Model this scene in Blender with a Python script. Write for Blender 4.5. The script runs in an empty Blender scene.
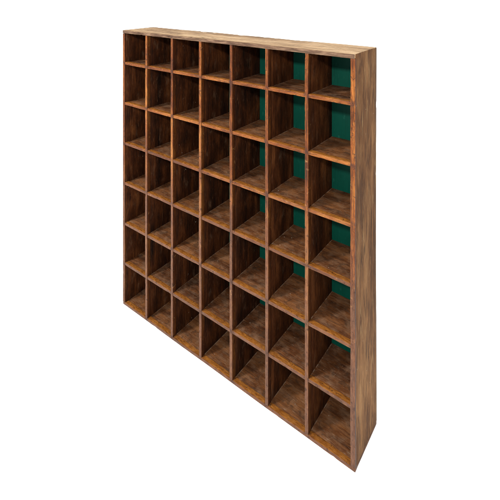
import bpy, bmesh, math, random
from mathutils import Vector, noise

scene = bpy.context.scene
R = math.radians

# ------------------------------------------------------------------ camera
cam_d = bpy.data.cameras.new('camera')
cam = bpy.data.objects.new('camera', cam_d)
scene.collection.objects.link(cam)
cam.location = (1.9574, -1.4425, 1.7494)
cam.rotation_euler = (R(90), 0, 0.6451)
cam_d.sensor_width = 36
cam_d.lens = 36 * 424.82 / 500
cam_d.shift_y = -0.5306
cam_d.clip_start = 0.05
cam_d.clip_end = 400
scene.camera = cam

# ------------------------------------------------------------------ light: white high-key studio
world = bpy.data.worlds.new('World')
scene.world = world
world.use_nodes = True
bg = world.node_tree.nodes['Background']
bg.inputs[0].default_value = (1.0, 1.0, 1.0, 1)
bg.inputs[1].default_value = 1.5


def softbox(name, loc, target, size, power, col):
    d = bpy.data.lights.new(name, 'AREA')
    d.shape = 'SQUARE'
    d.size = size
    d.energy = power
    d.color = col
    o = bpy.data.objects.new(name, d)
    scene.collection.objects.link(o)
    o.location = loc
    o.rotation_euler = (Vector(target) - Vector(loc)).to_track_quat('-Z', 'Y').to_euler()
    return o


softbox('key_light', (-0.95, -3.3, 3.6), (0.67, 0, 0.75), 0.55, 305, (1.0, 0.95, 0.87))
softbox('fill_light', (1.85, -2.35, 2.50), (0.7, 0.1, 0.75), 0.16, 92, (1.0, 0.96, 0.90))

vs = scene.view_settings
vs.view_transform = 'Standard'
vs.look = 'None'
vs.exposure = 0.0
vs.gamma = 1.0
vs.use_curve_mapping = False
scene.render.engine = 'CYCLES'
scene.cycles.max_bounces = 8
scene.cycles.filter_width = 1.1
scene.cycles.diffuse_bounces = 5

# ------------------------------------------------------------------ sizes (metres)
W, H, D = 1.3438, 1.5, 0.2128
ROW = [0.2245, 0.4440, 0.6630, 0.8820, 1.1010, 1.3200]
COL = [0.197, 0.389, 0.580, 0.770, 0.957, 1.146]
KNOT = 0.47             # where along the top its gouge lies
LIP = 0.023            # depth of the front lipping strips


# ------------------------------------------------------------------ materials
class G:
    """small helper round a node tree"""
    def __init__(self, name):
        self.m = bpy.data.materials.new(name)
        self.m.use_nodes = True
        self.t = self.m.node_tree
        self.b = self.t.nodes['Principled BSDF']

    def n(self, kind, **kw):
        nd = self.t.nodes.new('ShaderNode' + kind)
        for k, v in kw.items():
            setattr(nd, k, v)
        return nd

    def l(self, a, b):
        self.t.links.new(a, b)

    def val(self, sock, v):
        if hasattr(v, 'is_linked'):
            self.l(v, sock)
        else:
            sock.default_value = v

    def math(self, op, a, b=None, c=None, clamp=False):
        nd = self.n('Math', operation=op, use_clamp=clamp)
        self.val(nd.inputs[0], a)
        if b is not None:
            self.val(nd.inputs[1], b)
        if c is not None:
            self.val(nd.inputs[2], c)
        return nd.outputs[0]

    def ss(self, x, a, b):
        nd = self.n('MapRange', interpolation_type='SMOOTHSTEP')
        self.val(nd.inputs[0], x)
        nd.inputs[1].default_value = a
        nd.inputs[2].default_value = b
        return nd.outputs[0]

    def mapv(self, vec, scale, loc=None):
        nd = self.n('VectorMath', operation='MULTIPLY')
        self.l(vec, nd.inputs[0])
        nd.inputs[1].default_value = scale
        out = nd.outputs[0]
        if loc is not None:
            ad = self.n('VectorMath', operation='ADD')
            self.l(out, ad.inputs[0])
            self.val(ad.inputs[1], loc)
            out = ad.outputs[0]
        return out

    def noise(self, vec, scale=1.0, detail=4, rough=0.55, dist=0.0):
        nd = self.n('TexNoise')
        self.l(vec, nd.inputs['Vector'])
        nd.inputs['Scale'].default_value = scale
        nd.inputs['Detail'].default_value = detail
        nd.inputs['Roughness'].default_value = rough
        nd.inputs['Distortion'].default_value = dist
        return nd.outputs[0]

    def ramp(self, fac, stops):
        nd = self.n('ValToRGB')
        e = nd.color_ramp.elements
        while len(e) > 1:
            e.remove(e[-1])
        e[0].position, e[0].color = stops[0][0], (*stops[0][1], 1)
        for p, c in stops[1:]:
            x = e.new(p)
            x.color = (*c, 1)
        self.l(fac, nd.inputs[0])
        return nd.outputs[0]

    def mix(self, fac, a, b, mode='MIX'):
        nd = self.n('Mix', data_type='RGBA', blend_type=mode)
        self.val(nd.inputs[0], fac)
        for s, v in ((nd.inputs[6], a), (nd.inputs[7], b)):
            if isinstance(v, tuple):
                s.default_value = (*v, 1)
            else:
                self.l(v, s)
        return nd.outputs[2]


def wood(name, stops, axis, streak=1.0, rough=0.55, spec=0.35, bump=0.5, crack=0.0,
         crack_col=(0.012, 0.006, 0.003), stretch=1.0, contrast=1.9, pores=0.7, patch=0.24, extra=None):
    """weathered wood, grain running along the given axis (0 x, 1 y, 2 z) of the cabinet"""
    g = G(name)
    tc = g.n('TexCoord').outputs['Object']
    rnd = g.n('ObjectInfo').outputs['Random']
    off = g.n('CombineXYZ')
    for i, k in enumerate((13.0, 29.0, 47.0)):
        g.l(g.math('MULTIPLY', rnd, k), off.inputs[i])
    off = off.outputs[0]

    def sc(across, along):
        v = [across] * 3
        v[axis] = along * stretch
        return tuple(v)
    # slow wobble so that the grain lines wander
    wob = g.noise(g.mapv(tc, sc(9, 2.6), off), 1, 2)
    wv = g.n('CombineXYZ')
    for i in range(3):
        if i != axis:
            g.l(g.math('MULTIPLY', g.math('SUBTRACT', wob, 0.5), 0.035), wv.inputs[i])
    ad = g.n('VectorMath', operation='ADD')
    g.l(tc, ad.inputs[0])
    g.l(wv.outputs[0], ad.inputs[1])
    p = ad.outputs[0]
    broad = g.noise(g.mapv(p, sc(26, 1.6), off), 1, 3, 0.6)
    fibre = g.noise(g.mapv(p, sc(210, 11), off), 1, 6, 0.72)
    fine = g.noise(g.mapv(p, sc(640, 45), off), 1, 3, 0.6)
    blot = g.noise(g.mapv(tc, sc(14, 7), off), 1, 4, 0.6, 0.4)
    f = g.math('MULTIPLY_ADD', broad, 0.42, g.math('MULTIPLY', fibre, 0.34 * streak))
    f = g.math('MULTIPLY_ADD', fine, 0.22 * streak, f)
    f = g.math('MULTIPLY_ADD', g.math('SUBTRACT', blot, 0.5), patch, f)
    f = g.math('ADD', f, 0.12)
    f = g.math('SUBTRACT', f, 0.11 + 0.28 * (streak - 1))
    f = g.math('MULTIPLY_ADD', g.math('SUBTRACT', rnd, 0.5), 0.10, f)
    f = g.math('MULTIPLY_ADD', g.math('SUBTRACT', f, 0.5), contrast, 0.5)
    col = g.ramp(f, stops)
    hgt = g.math('MULTIPLY_ADD', fine, 0.5, fibre)
    # open pores: short crisp dark dashes along the grain
    pn = g.noise(g.mapv(p, sc(430, 17), off), 1, 2, 0.5)
    po = g.math('MULTIPLY', g.ss(pn, 0.60, 0.65), pores)
    col = g.mix(po, col, g.mix(0.8, col, crack_col))
    pl = g.noise(g.mapv(p, sc(330, 9), off), 1, 3, 0.6)
    col = g.mix(g.math('MULTIPLY', g.ss(pl, 0.61, 0.66), pores * 0.5), col, g.mix(1.0, col, (1.9, 1.75, 1.6), 'MULTIPLY'))
    hgt = g.math('SUBTRACT', hgt, g.math('MULTIPLY', po, 0.5))
    if crack > 0:
        cn = g.noise(g.mapv(p, sc(95, 4.2), off), 1, 2, 0.5)
        cm = g.math('ABSOLUTE', g.math('SUBTRACT', cn, 0.5))
        gate = g.ss(g.noise(g.mapv(tc, sc(22, 9), off), 1, 2), 0.50, 0.60)
        c = g.math('MULTIPLY', g.ss(cm, 0.022, 0.004), gate)
        col = g.mix(g.math('MULTIPLY', c, crack), col, crack_col)
        hgt = g.math('SUBTRACT', hgt, g.math('MULTIPLY', c, 0.8))
        # little knots
        vo = g.n('TexVoronoi')
        g.l(g.mapv(p, sc(15, 5.0), off), vo.inputs['Vector'])
        vo.inputs['Scale'].default_value = 1
        kn = g.ss(vo.outputs['Distance'], 0.16, 0.05)
        kg = g.ss(g.noise(g.mapv(tc, (7, 7, 7), off), 1, 1), 0.56, 0.62)
        col = g.mix(g.math('MULTIPLY', g.math('MULTIPLY', kn, kg), 0.75 * crack), col, crack_col)
    if extra:
        col, hgt = extra(g, tc, off, rnd, col, hgt)
    g.l(col, g.b.inputs['Base Color'])
    rr = g.math('MULTIPLY_ADD', fibre, 0.25, rough - 0.12)
    g.l(rr, g.b.inputs['Roughness'])
    g.b.inputs['Specular IOR Level'].default_value = spec
    bp = g.n('Bump')
    bp.inputs['Strength'].default_value = bump
    bp.inputs['Distance'].default_value = 0.0012
    g.l(hgt, bp.inputs['Height'])
    g.l(bp.outputs[0], g.b.inputs['Normal'])
    return g.m


def specks(g, tc, off, col, scale, lo, amount, c=(0.42, 0.38, 0.32)):
    """sparse flecks of plaster dust and paint"""
    vo = g.n('TexVoronoi')
    wn = g.n('TexNoise')
    g.l(tc, wn.inputs['Vector'])
    wn.inputs['Scale'].default_value = 190
    wa = g.n('VectorMath', operation='MULTIPLY_ADD')
    g.l(wn.outputs[1], wa.inputs[0])
    wa.inputs[1].default_value = (0.012, 0.012, 0.012)
    g.l(g.mapv(tc, (1, 1, 1), off), wa.inputs[2])
    g.l(wa.outputs[0], vo.inputs['Vector'])
    vo.inputs['Scale'].default_value = scale
    s = g.ss(vo.outputs['Distance'], 0.13, 0.07)
    sep = g.n('SeparateColor')
    g.l(vo.outputs['Color'], sep.inputs[0])
    pick = g.ss(sep.outputs[0], lo, lo + 0.03)
    return g.mix(g.math('MULTIPLY', g.math('MULTIPLY', s, pick), amount), col, c)


def dist_to(g, x, places):
    """distance from the coordinate to the nearest of the places"""
    d = None
    for v in places:
        e = g.math('ABSOLUTE', g.math('SUBTRACT', x, v))
        d = e if d is None else g.math('MINIMUM', d, e)
    return d


def floor_extra(g, tc, off, rnd, col, hgt):
    """grey dust lying on the cell floors, scuffs, and pale filler along the joint with each divider"""
    sep = g.n('SeparateXYZ')
    g.l(tc, sep.inputs[0])
    dn = g.noise(g.mapv(tc, (20, 26, 20), off), 1, 5, 0.65)
    col = g.mix(g.math('MULTIPLY', g.ss(dn, 0.42, 0.72), 0.5), col, (0.140, 0.082, 0.049))
    sc = g.noise(g.mapv(tc, (30, 240, 30), off), 1, 3, 0.6, 1.2)
    col = g.mix(g.math('MULTIPLY', g.ss(sc, 0.60, 0.72), 0.35), col, (0.22, 0.165, 0.12))
    st = g.noise(g.mapv(tc, (34, 34, 34), off), 1, 3, 0.5, 0.6)
    col = g.mix(g.math('MULTIPLY', g.ss(st, 0.57, 0.66), 0.55), col, (0.030, 0.016, 0.009))
    d = dist_to(g, sep.outputs[0], [0.014] + [c + 0.005 for c in COL])
    wob = g.noise(g.mapv(tc, (60, 60, 60), off), 1, 3)
    line = g.math('MULTIPLY', g.ss(d, 0.0040, 0.0018), g.ss(wob, 0.42, 0.60))
    col = g.mix(g.math('MULTIPLY', line, 0.42), col, (0.22, 0.17, 0.125))
    # fine scratches in two directions
    for ang, sd in ((0.6, 1.0), (-0.9, 5.0), (0.15, 9.0)):
        ro = g.n('VectorRotate', rotation_type='Z_AXIS')
        g.l(tc, ro.inputs['Vector'])
        ro.inputs['Angle'].default_value = ang
        sn = g.noise(g.mapv(g.mapv(ro.outputs[0], (330, 10, 40), (sd, sd, sd)), (1, 1, 1), off), 1, 2, 0.5)
        col = g.mix(g.math('MULTIPLY', g.ss(sn, 0.69, 0.75), 0.24), col, (0.20, 0.125, 0.078))
    col = specks(g, tc, off, col, 75, 0.935, 0.8)
    return col, hgt


def wall_extra(g, tc, off, rnd, col, hgt):
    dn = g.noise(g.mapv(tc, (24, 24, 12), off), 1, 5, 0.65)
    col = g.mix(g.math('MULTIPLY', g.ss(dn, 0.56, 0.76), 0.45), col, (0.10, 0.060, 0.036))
    sc = g.noise(g.mapv(tc, (200, 200, 14), off), 1, 3, 0.6, 0.8)
    col = g.mix(g.math('MULTIPLY', g.ss(sc, 0.62, 0.74), 0.4), col, (0.16, 0.085, 0.045))
    return specks(g, tc, off, col, 60, 0.965, 0.7), hgt


def strip_extra(upright):
    """lipping: shiny orange varnish, turning a dull mauve-brown on its low front edges; grubby joints"""
    def fn(g, tc, off, rnd, col, hgt):
        sep = g.n('SeparateXYZ')
        g.l(tc, sep.inputs[0])
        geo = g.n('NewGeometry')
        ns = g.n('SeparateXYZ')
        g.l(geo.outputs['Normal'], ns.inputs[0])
        front = g.ss(ns.outputs[1], -0.55, -0.9)
        wn = g.noise(g.mapv(tc, (7, 7, 5), off), 1, 4, 0.6)
        low = g.ss(g.math('MULTIPLY_ADD', wn, 0.9, sep.outputs[2]), 1.55, 0.85)
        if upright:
            cheek_shade = g.ss(g.math('ABSOLUTE', ns.outputs[0]), 0.6, 0.95)  # side cheeks darkened: shade away from the key painted into the colour
            col = g.mix(g.math('MULTIPLY', cheek_shade, 0.85), col, g.mix(0.72, col, (0.008, 0.0022, 0.001)))
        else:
            # ochre varnish on the shelf lipping tops, key light painted in as brighter colour
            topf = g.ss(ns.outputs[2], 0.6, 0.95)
            ochre_n = g.noise(g.mapv(tc, (40, 150, 150), off), 1, 4, 0.7)
            ochre = g.ramp(ochre_n, [(0.30, (0.062, 0.0195, 0.003)), (0.48, (0.160, 0.0575, 0.0085)), (0.68, (0.27, 0.115, 0.023))])
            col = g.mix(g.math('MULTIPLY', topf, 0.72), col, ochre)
        low_front = g.math('MULTIPLY', front, low)  # front faces shift to mauve-brown towards the bottom
        fr = g.noise(g.mapv(tc, (170, 170, 45) if upright else (45, 170, 170), off), 1, 4, 0.7)
        fr = g.math('MULTIPLY_ADD', g.math('SUBTRACT', fr, 0.5), 2.2, 0.5, True)
        mauve = g.mix(fr, (0.034, 0.014, 0.008), (0.125, 0.062, 0.036))
        col = g.mix(g.math('MULTIPLY', low_front, 0.72), col, mauve)
        # chips and dents showing darker wood
        ch = g.noise(g.mapv(tc, (70, 70, 70), off), 1, 3, 0.6, 0.5)
        col = g.mix(g.math('MULTIPLY', g.ss(ch, 0.60, 0.68), 0.7), col, (0.022, 0.008, 0.003))
        pal = g.noise(g.mapv(tc, (44, 44, 44), off), 1, 4, 0.7, 0.5)
        col = g.mix(g.math('MULTIPLY', g.ss(pal, 0.60, 0.74), 0.5), col, (0.24, 0.12, 0.045))
        if upright:
            d = dist_to(g, sep.outputs[2], ROW + [0.007, 1.4925])
        else:
            d = dist_to(g, sep.outputs[0], COL + [0.007, W - 0.010])
        jn = g.noise(g.mapv(tc, (48, 48, 48), off), 1, 3, 0.6)
        j = g.math('MULTIPLY', g.ss(d, 0.022, 0.004), g.ss(jn, 0.38, 0.62))
        col = g.mix(g.math('MULTIPLY', j, 0.75), col, (0.026, 0.010, 0.007))
        return col, hgt
    return fn


def side_extra(g, tc, off, rnd, col, hgt):
    sep = g.n('SeparateXYZ')
    g.l(tc, sep.inputs[0])
    # greyer, dirtier margins of the old plank
    e1 = g.ss(sep.outputs[1], 0.182, 0.210)
    wn = g.noise(g.mapv(tc, (40, 40, 9), off), 1, 4, 0.6)
    col = g.mix(g.math('MULTIPLY', g.math('MULTIPLY', e1, g.ss(wn, 0.3, 0.6)), 0.55), col, (0.085, 0.058, 0.036))
    e0 = g.ss(sep.outputs[1], 0.040, 0.012)
    col = g.mix(g.math('MULTIPLY', g.math('MULTIPLY', e0, g.ss(wn, 0.32, 0.6)), 0.6), col, (0.070, 0.026, 0.009))
    # two long shakes running up the plank
    wl = g.noise(g.mapv(tc, (3, 3, 5), off), 1, 4, 0.6)
    for y0, wd in ((0.158, 0.0016), (0.072, 0.0011)):
        ln = g.math('ABSOLUTE', g.math('SUBTRACT', g.math('MULTIPLY_ADD', wl, 0.05, sep.outputs[1]), y0 + 0.025))
        br = g.ss(g.noise(g.mapv(tc, (9, 9, 4), (y0 * 50, 0, 0)), 1, 3, 0.7), 0.44, 0.54)
        lf = g.math('MULTIPLY', g.ss(ln, wd * 1.6, wd * 0.4), br)
        col = g.mix(g.math('MULTIPLY', lf, 0.85), col, (0.016, 0.007, 0.003))
        hgt = g.math('SUBTRACT', hgt, lf)
    dp = g.noise(g.mapv(tc, (26, 26, 6), off), 1, 5, 0.65, 0.6)
    col = g.mix(g.math('MULTIPLY', g.ss(dp, 0.55, 0.68), 0.6), col, (0.042, 0.019, 0.008))
    pal = g.noise(g.mapv(tc, (55, 55, 8), off), 1, 4, 0.65, 0.4)
    col = g.mix(g.math('MULTIPLY', g.ss(pal, 0.55, 0.70), 0.5), col, (0.23, 0.145, 0.065))
    return specks(g, tc, off, col, 70, 0.975, 0.5), hgt


def top_extra(g, tc, off, rnd, col, hgt):
    sep = g.n('SeparateXYZ')
    g.l(tc, sep.inputs[0])
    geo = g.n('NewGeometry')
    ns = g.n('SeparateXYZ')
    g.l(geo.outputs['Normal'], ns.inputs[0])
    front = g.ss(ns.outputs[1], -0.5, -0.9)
    # an old gouge and stain by the rear edge
    kn = g.noise(g.mapv(tc, (70, 120, 60), off), 1, 3, 0.6)
    dx = g.math('MULTIPLY', g.math('SUBTRACT', sep.outputs[0], KNOT), 34.0)
    dy = g.math('MULTIPLY', g.math('SUBTRACT', sep.outputs[1], 0.186), 75.0)
    rr = g.math('SQRT', g.math('ADD', g.math('MULTIPLY', dx, dx), g.math('MULTIPLY', dy, dy)))
    rr = g.math('ADD', rr, g.math('MULTIPLY_ADD', kn, 1.2, -0.6))
    col = g.mix(g.math('MULTIPLY', g.ss(rr, 0.95, 0.6), 0.8), col, (0.040, 0.019, 0.010))
    col = g.mix(g.math('MULTIPLY', g.ss(g.math('ABSOLUTE', g.math('SUBTRACT', rr, 1.25)), 0.3, 0.05), 0.4), col, (0.47, 0.38, 0.26))
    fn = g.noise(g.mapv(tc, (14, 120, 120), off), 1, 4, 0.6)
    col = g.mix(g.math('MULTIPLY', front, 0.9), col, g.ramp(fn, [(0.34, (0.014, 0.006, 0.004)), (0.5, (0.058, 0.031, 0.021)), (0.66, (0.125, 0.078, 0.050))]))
    return col, hgt


def worn(name, c1, c2, c3, **k):
    return wood(name, [(0.30, c1), (0.52, c2), (0.75, c3)], **k)


M = {}
M['side'] = wood('weathered_plank', [(0.08, (0.010, 0.0038, 0.0013)), (0.36, (0.054, 0.0210, 0.0064)), (0.55, (0.103, 0.0440, 0.0142)), (0.82, (0.192, 0.098, 0.038))],
                 2, streak=1.35, rough=0.75, spec=0.1, bump=1.0, crack=0.95, contrast=2.0, pores=0.7, patch=0.42, stretch=0.6, extra=side_extra)
M['top'] = wood('bleached_plank', [(0.08, (0.082, 0.042, 0.019)), (0.36, (0.195, 0.120, 0.062)), (0.58, (0.295, 0.198, 0.110)), (0.85, (0.42, 0.305, 0.190))],
                0, streak=1.3, rough=0.75, spec=0.12, bump=0.9, crack=0.9, contrast=2.2, pores=0.9, patch=0.45, stretch=0.6, extra=top_extra)
M['floor'] = wood('dusty_shelf_wood', [(0.12, (0.017, 0.0048, 0.0014)), (0.5, (0.064, 0.0215, 0.0063)), (0.88, (0.138, 0.056, 0.0195))],
                  0, streak=1.15, rough=0.6, spec=0.15, bump=0.8, contrast=2.5, pores=0.6, patch=0.45, extra=floor_extra)
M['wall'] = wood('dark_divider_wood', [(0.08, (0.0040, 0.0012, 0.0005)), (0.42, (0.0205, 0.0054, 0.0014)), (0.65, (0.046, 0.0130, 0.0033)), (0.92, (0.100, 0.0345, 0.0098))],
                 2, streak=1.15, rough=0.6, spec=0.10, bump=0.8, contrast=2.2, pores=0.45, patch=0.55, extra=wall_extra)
st = [(0.10, (0.022, 0.0050, 0.0012)), (0.36, (0.070, 0.0172, 0.0027)), (0.56, (0.120, 0.0335, 0.0052)), (0.88, (0.22, 0.082, 0.0155))]
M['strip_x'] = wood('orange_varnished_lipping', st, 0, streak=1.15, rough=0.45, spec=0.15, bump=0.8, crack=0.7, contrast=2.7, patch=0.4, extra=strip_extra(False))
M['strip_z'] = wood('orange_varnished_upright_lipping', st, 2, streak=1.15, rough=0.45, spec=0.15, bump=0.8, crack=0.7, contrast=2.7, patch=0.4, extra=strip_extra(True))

g = G('dark_green_paint')
tc = g.n('TexCoord').outputs['Object']
a = g.noise(g.mapv(tc, (9, 9, 9)), 1, 5, 0.6)
b = g.noise(g.mapv(tc, (90, 90, 30)), 1, 3, 0.6)
col = g.mix(a, (0.0002, 0.027, 0.0175), (0.0004, 0.050, 0.033))
col = g.mix(g.math('MULTIPLY', g.ss(b, 0.62, 0.74), 0.35), col, (0.015, 0.085, 0.06))
br = g.noise(g.mapv(tc, (260, 260, 7)), 1, 3, 0.6)
col = g.mix(g.math('MULTIPLY', g.ss(br, 0.52, 0.70), 0.45), col, (0.0004, 0.020, 0.013))
col = specks(g, tc, (3.1, 5.2, 1.7), col, 55, 0.96, 0.6)
g.l(col, g.b.inputs['Base Color'])
g.b.inputs['Roughness'].default_value = 0.5
g.b.inputs['Specular IOR Level'].default_value = 0.12
bp = g.n('Bump')
bp.inputs['Strength'].default_value = 0.3
bp.inputs['Distance'].default_value = 0.001
g.l(b, bp.inputs['Height'])
g.l(bp.outputs[0], g.b.inputs['Normal'])
M['green'] = g.m

g = G('white_studio_floor')
tc = g.n('TexCoord').outputs['Object']
g.l(g.mix(g.noise(g.mapv(tc, (2, 2, 2)), 1, 3), (0.93, 0.93, 0.93), (0.95, 0.95, 0.95)), g.b.inputs['Base Color'])
g.b.inputs['Roughness'].default_value = 0.9
g.b.inputs['Specular IOR Level'].default_value = 0.1
M['ground'] = g.m


# ------------------------------------------------------------------ building helpers
def add_board(bm, lo, hi, bev=0.0012, step=0.02, amp=0.0003, chips=0.0, seed=0):
    """an old sawn board: bevelled box cut into short lengths, its edges and faces slightly uneven"""
    b = bmesh.new()
    bmesh.ops.create_cube(b, size=1)
    lo, hi = Vector(lo), Vector(hi)
    c, s = (lo + hi) / 2, hi - lo
    for v in b.verts:
        v.co = Vector((v.co.x * s.x, v.co.y * s.y, v.co.z * s.z)) + c
    bmesh.ops.bevel(b, geom=list(b.edges), offset=bev, segments=2, profile=0.6, affect='EDGES')
    for ax in range(3):
        n = int(s[ax] / step)
        nrm = Vector((0, 0, 0))
        nrm[ax] = 1
        for k in range(1, n):
            co = lo.copy()
            co[ax] = lo[ax] + s[ax] * k / n
            bmesh.ops.bisect_plane(b, geom=list(b.verts) + list(b.edges) + list(b.faces), plane_co=co, plane_no=nrm, dist=1e-6)
    sd = Vector((seed * 3.17, seed * 1.73, seed * 2.41))
    for v in b.verts:
        q = v.co + sd
        d = noise.noise_vector(q * 4) * amp * 3 + noise.noise_vector(q * 60) * amp * 0.4
        if chips:
            # how many faces of the box this vertex is near: an arris gets dented
            near = sum(1 for ax in range(3) if min(v.co[ax] - lo[ax], hi[ax] - v.co[ax]) < bev * 1.2)
            if near >= 2:
                t = max(0.0, noise.noise(q * 42 + Vector((7, 1, 4))) - 0.12) * max(0.0, noise.noise(q * 9) + 0.02) * 5
                d += (c - v.co).normalized() * 0 + Vector(tuple(
                    (0 if min(v.co[ax] - lo[ax], hi[ax] - v.co[ax]) >= bev * 1.2 else (1 if v.co[ax] < c[ax] else -1)) for ax in range(3))) * t * chips
        v.co += d
    me = bpy.data.meshes.new('tmp')
    b.to_mesh(me)
    b.free()
    bm.from_mesh(me)
    bpy.data.meshes.remove(me)


def part(name, boards, mat, parent, **kw):
    bm = bmesh.new()
    for lo, hi in boards:
        add_board(bm, lo, hi, **kw)
    for f in bm.faces:
        f.smooth = True
    me = bpy.data.meshes.new(name)
    bm.to_mesh(me)
    bm.free()
    me.materials.append(mat)
    try:
        me.set_sharp_from_angle(angle=R(50))
    except Exception:
        pass
    o = bpy.data.objects.new(name, me)
    scene.collection.objects.link(o)
    o.parent = parent
    return o


# ------------------------------------------------------------------ the setting
bm = bmesh.new()
bmesh.ops.create_circle(bm, cap_ends=True, segments=96, radius=120)
me = bpy.data.meshes.new('floor')
bm.to_mesh(me)
bm.free()
me.materials.append(M['ground'])
fl = bpy.data.objects.new('floor', me)
scene.collection.objects.link(fl)
fl['kind'] = 'structure'
fl['label'] = 'seamless pure white studio floor'

# ------------------------------------------------------------------ the cabinet
root = bpy.data.objects.new('pigeonhole_cabinet', None)
scene.collection.objects.link(root)
root.empty_display_size = 0.2
root['label'] = 'tall old wooden pigeonhole cabinet with seven columns of open cells and a dark green back'
root['category'] = 'cabinet'

BT = 0.012                       # bottom board
SL, SR = 0.015, 0.0175            # side thicknesses
inner0, inner1 = SL, W - SR
seed = 1
# bottom board carries everything
bb = part('bottom_board', [((0.001, LIP, 0.0005), (W - 0.001, D - 0.001, BT))], M['floor'], root, seed=seed)
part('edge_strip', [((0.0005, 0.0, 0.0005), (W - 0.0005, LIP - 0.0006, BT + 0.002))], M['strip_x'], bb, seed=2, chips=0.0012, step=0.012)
# sides stand on it
for i, (x0, x1) in enumerate(((0.0, SL), (W - SR, W))):
    s = part('side_panel', [((x0, LIP * 0.35, BT + 0.0025), (x1, D, H - 0.0012))], M['side'], root, seed=3 + i, chips=0.0012, step=0.016, bev=0.0016, amp=0.0004)
    for v in s.data.vertices:            # the old plank has shrunk a little along its rear edge
        v.co.y -= 0.008 * math.sin(math.pi * v.co.z / H) * max(0.0, (v.co.y - 0.12) / (D - 0.12))
    a0, a1 = (x0 - 0.0004, x1 + 0.0012) if i == 0 else (x0 - 0.0012, x1 + 0.0003)
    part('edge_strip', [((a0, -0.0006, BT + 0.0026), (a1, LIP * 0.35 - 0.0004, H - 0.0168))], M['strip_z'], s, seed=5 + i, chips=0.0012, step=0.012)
# the lid sits between the sides, its front edge running across both
part('top_board', [((-0.0005, -0.0012, H - 0.0160), (W - 0.0025, D + 0.0012, H))], M['top'], root, seed=8, chips=0.003, step=0.014, bev=0.0015, amp=0.0004)
part('back_panel', [((inner0 - 0.002, D - 0.0055, BT - 0.001), (inner1 + 0.002, D - 0.0015, H - 0.014))], M['green'], root, seed=9, step=0.05)
for k, z in enumerate(ROW):
    s = part('shelf', [((inner0 - 0.002, LIP, z - 0.005), (inner1 + 0.002, D - 0.0045, z + 0.005))], M['floor'], root, seed=20 + k, step=0.03)
    dz = random.Random(k).uniform(-0.0012, 0.0012)
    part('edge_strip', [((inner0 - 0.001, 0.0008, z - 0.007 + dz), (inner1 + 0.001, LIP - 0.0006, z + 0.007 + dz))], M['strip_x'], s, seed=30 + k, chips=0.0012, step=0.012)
for k, x in enumerate(COL):
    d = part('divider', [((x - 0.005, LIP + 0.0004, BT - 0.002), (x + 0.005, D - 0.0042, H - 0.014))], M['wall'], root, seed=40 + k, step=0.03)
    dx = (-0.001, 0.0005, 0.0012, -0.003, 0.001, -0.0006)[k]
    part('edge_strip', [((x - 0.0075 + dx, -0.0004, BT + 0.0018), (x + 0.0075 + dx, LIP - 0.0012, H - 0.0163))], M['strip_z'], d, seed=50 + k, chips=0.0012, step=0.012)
# dark inner linings of the two sides, seen inside the end cells
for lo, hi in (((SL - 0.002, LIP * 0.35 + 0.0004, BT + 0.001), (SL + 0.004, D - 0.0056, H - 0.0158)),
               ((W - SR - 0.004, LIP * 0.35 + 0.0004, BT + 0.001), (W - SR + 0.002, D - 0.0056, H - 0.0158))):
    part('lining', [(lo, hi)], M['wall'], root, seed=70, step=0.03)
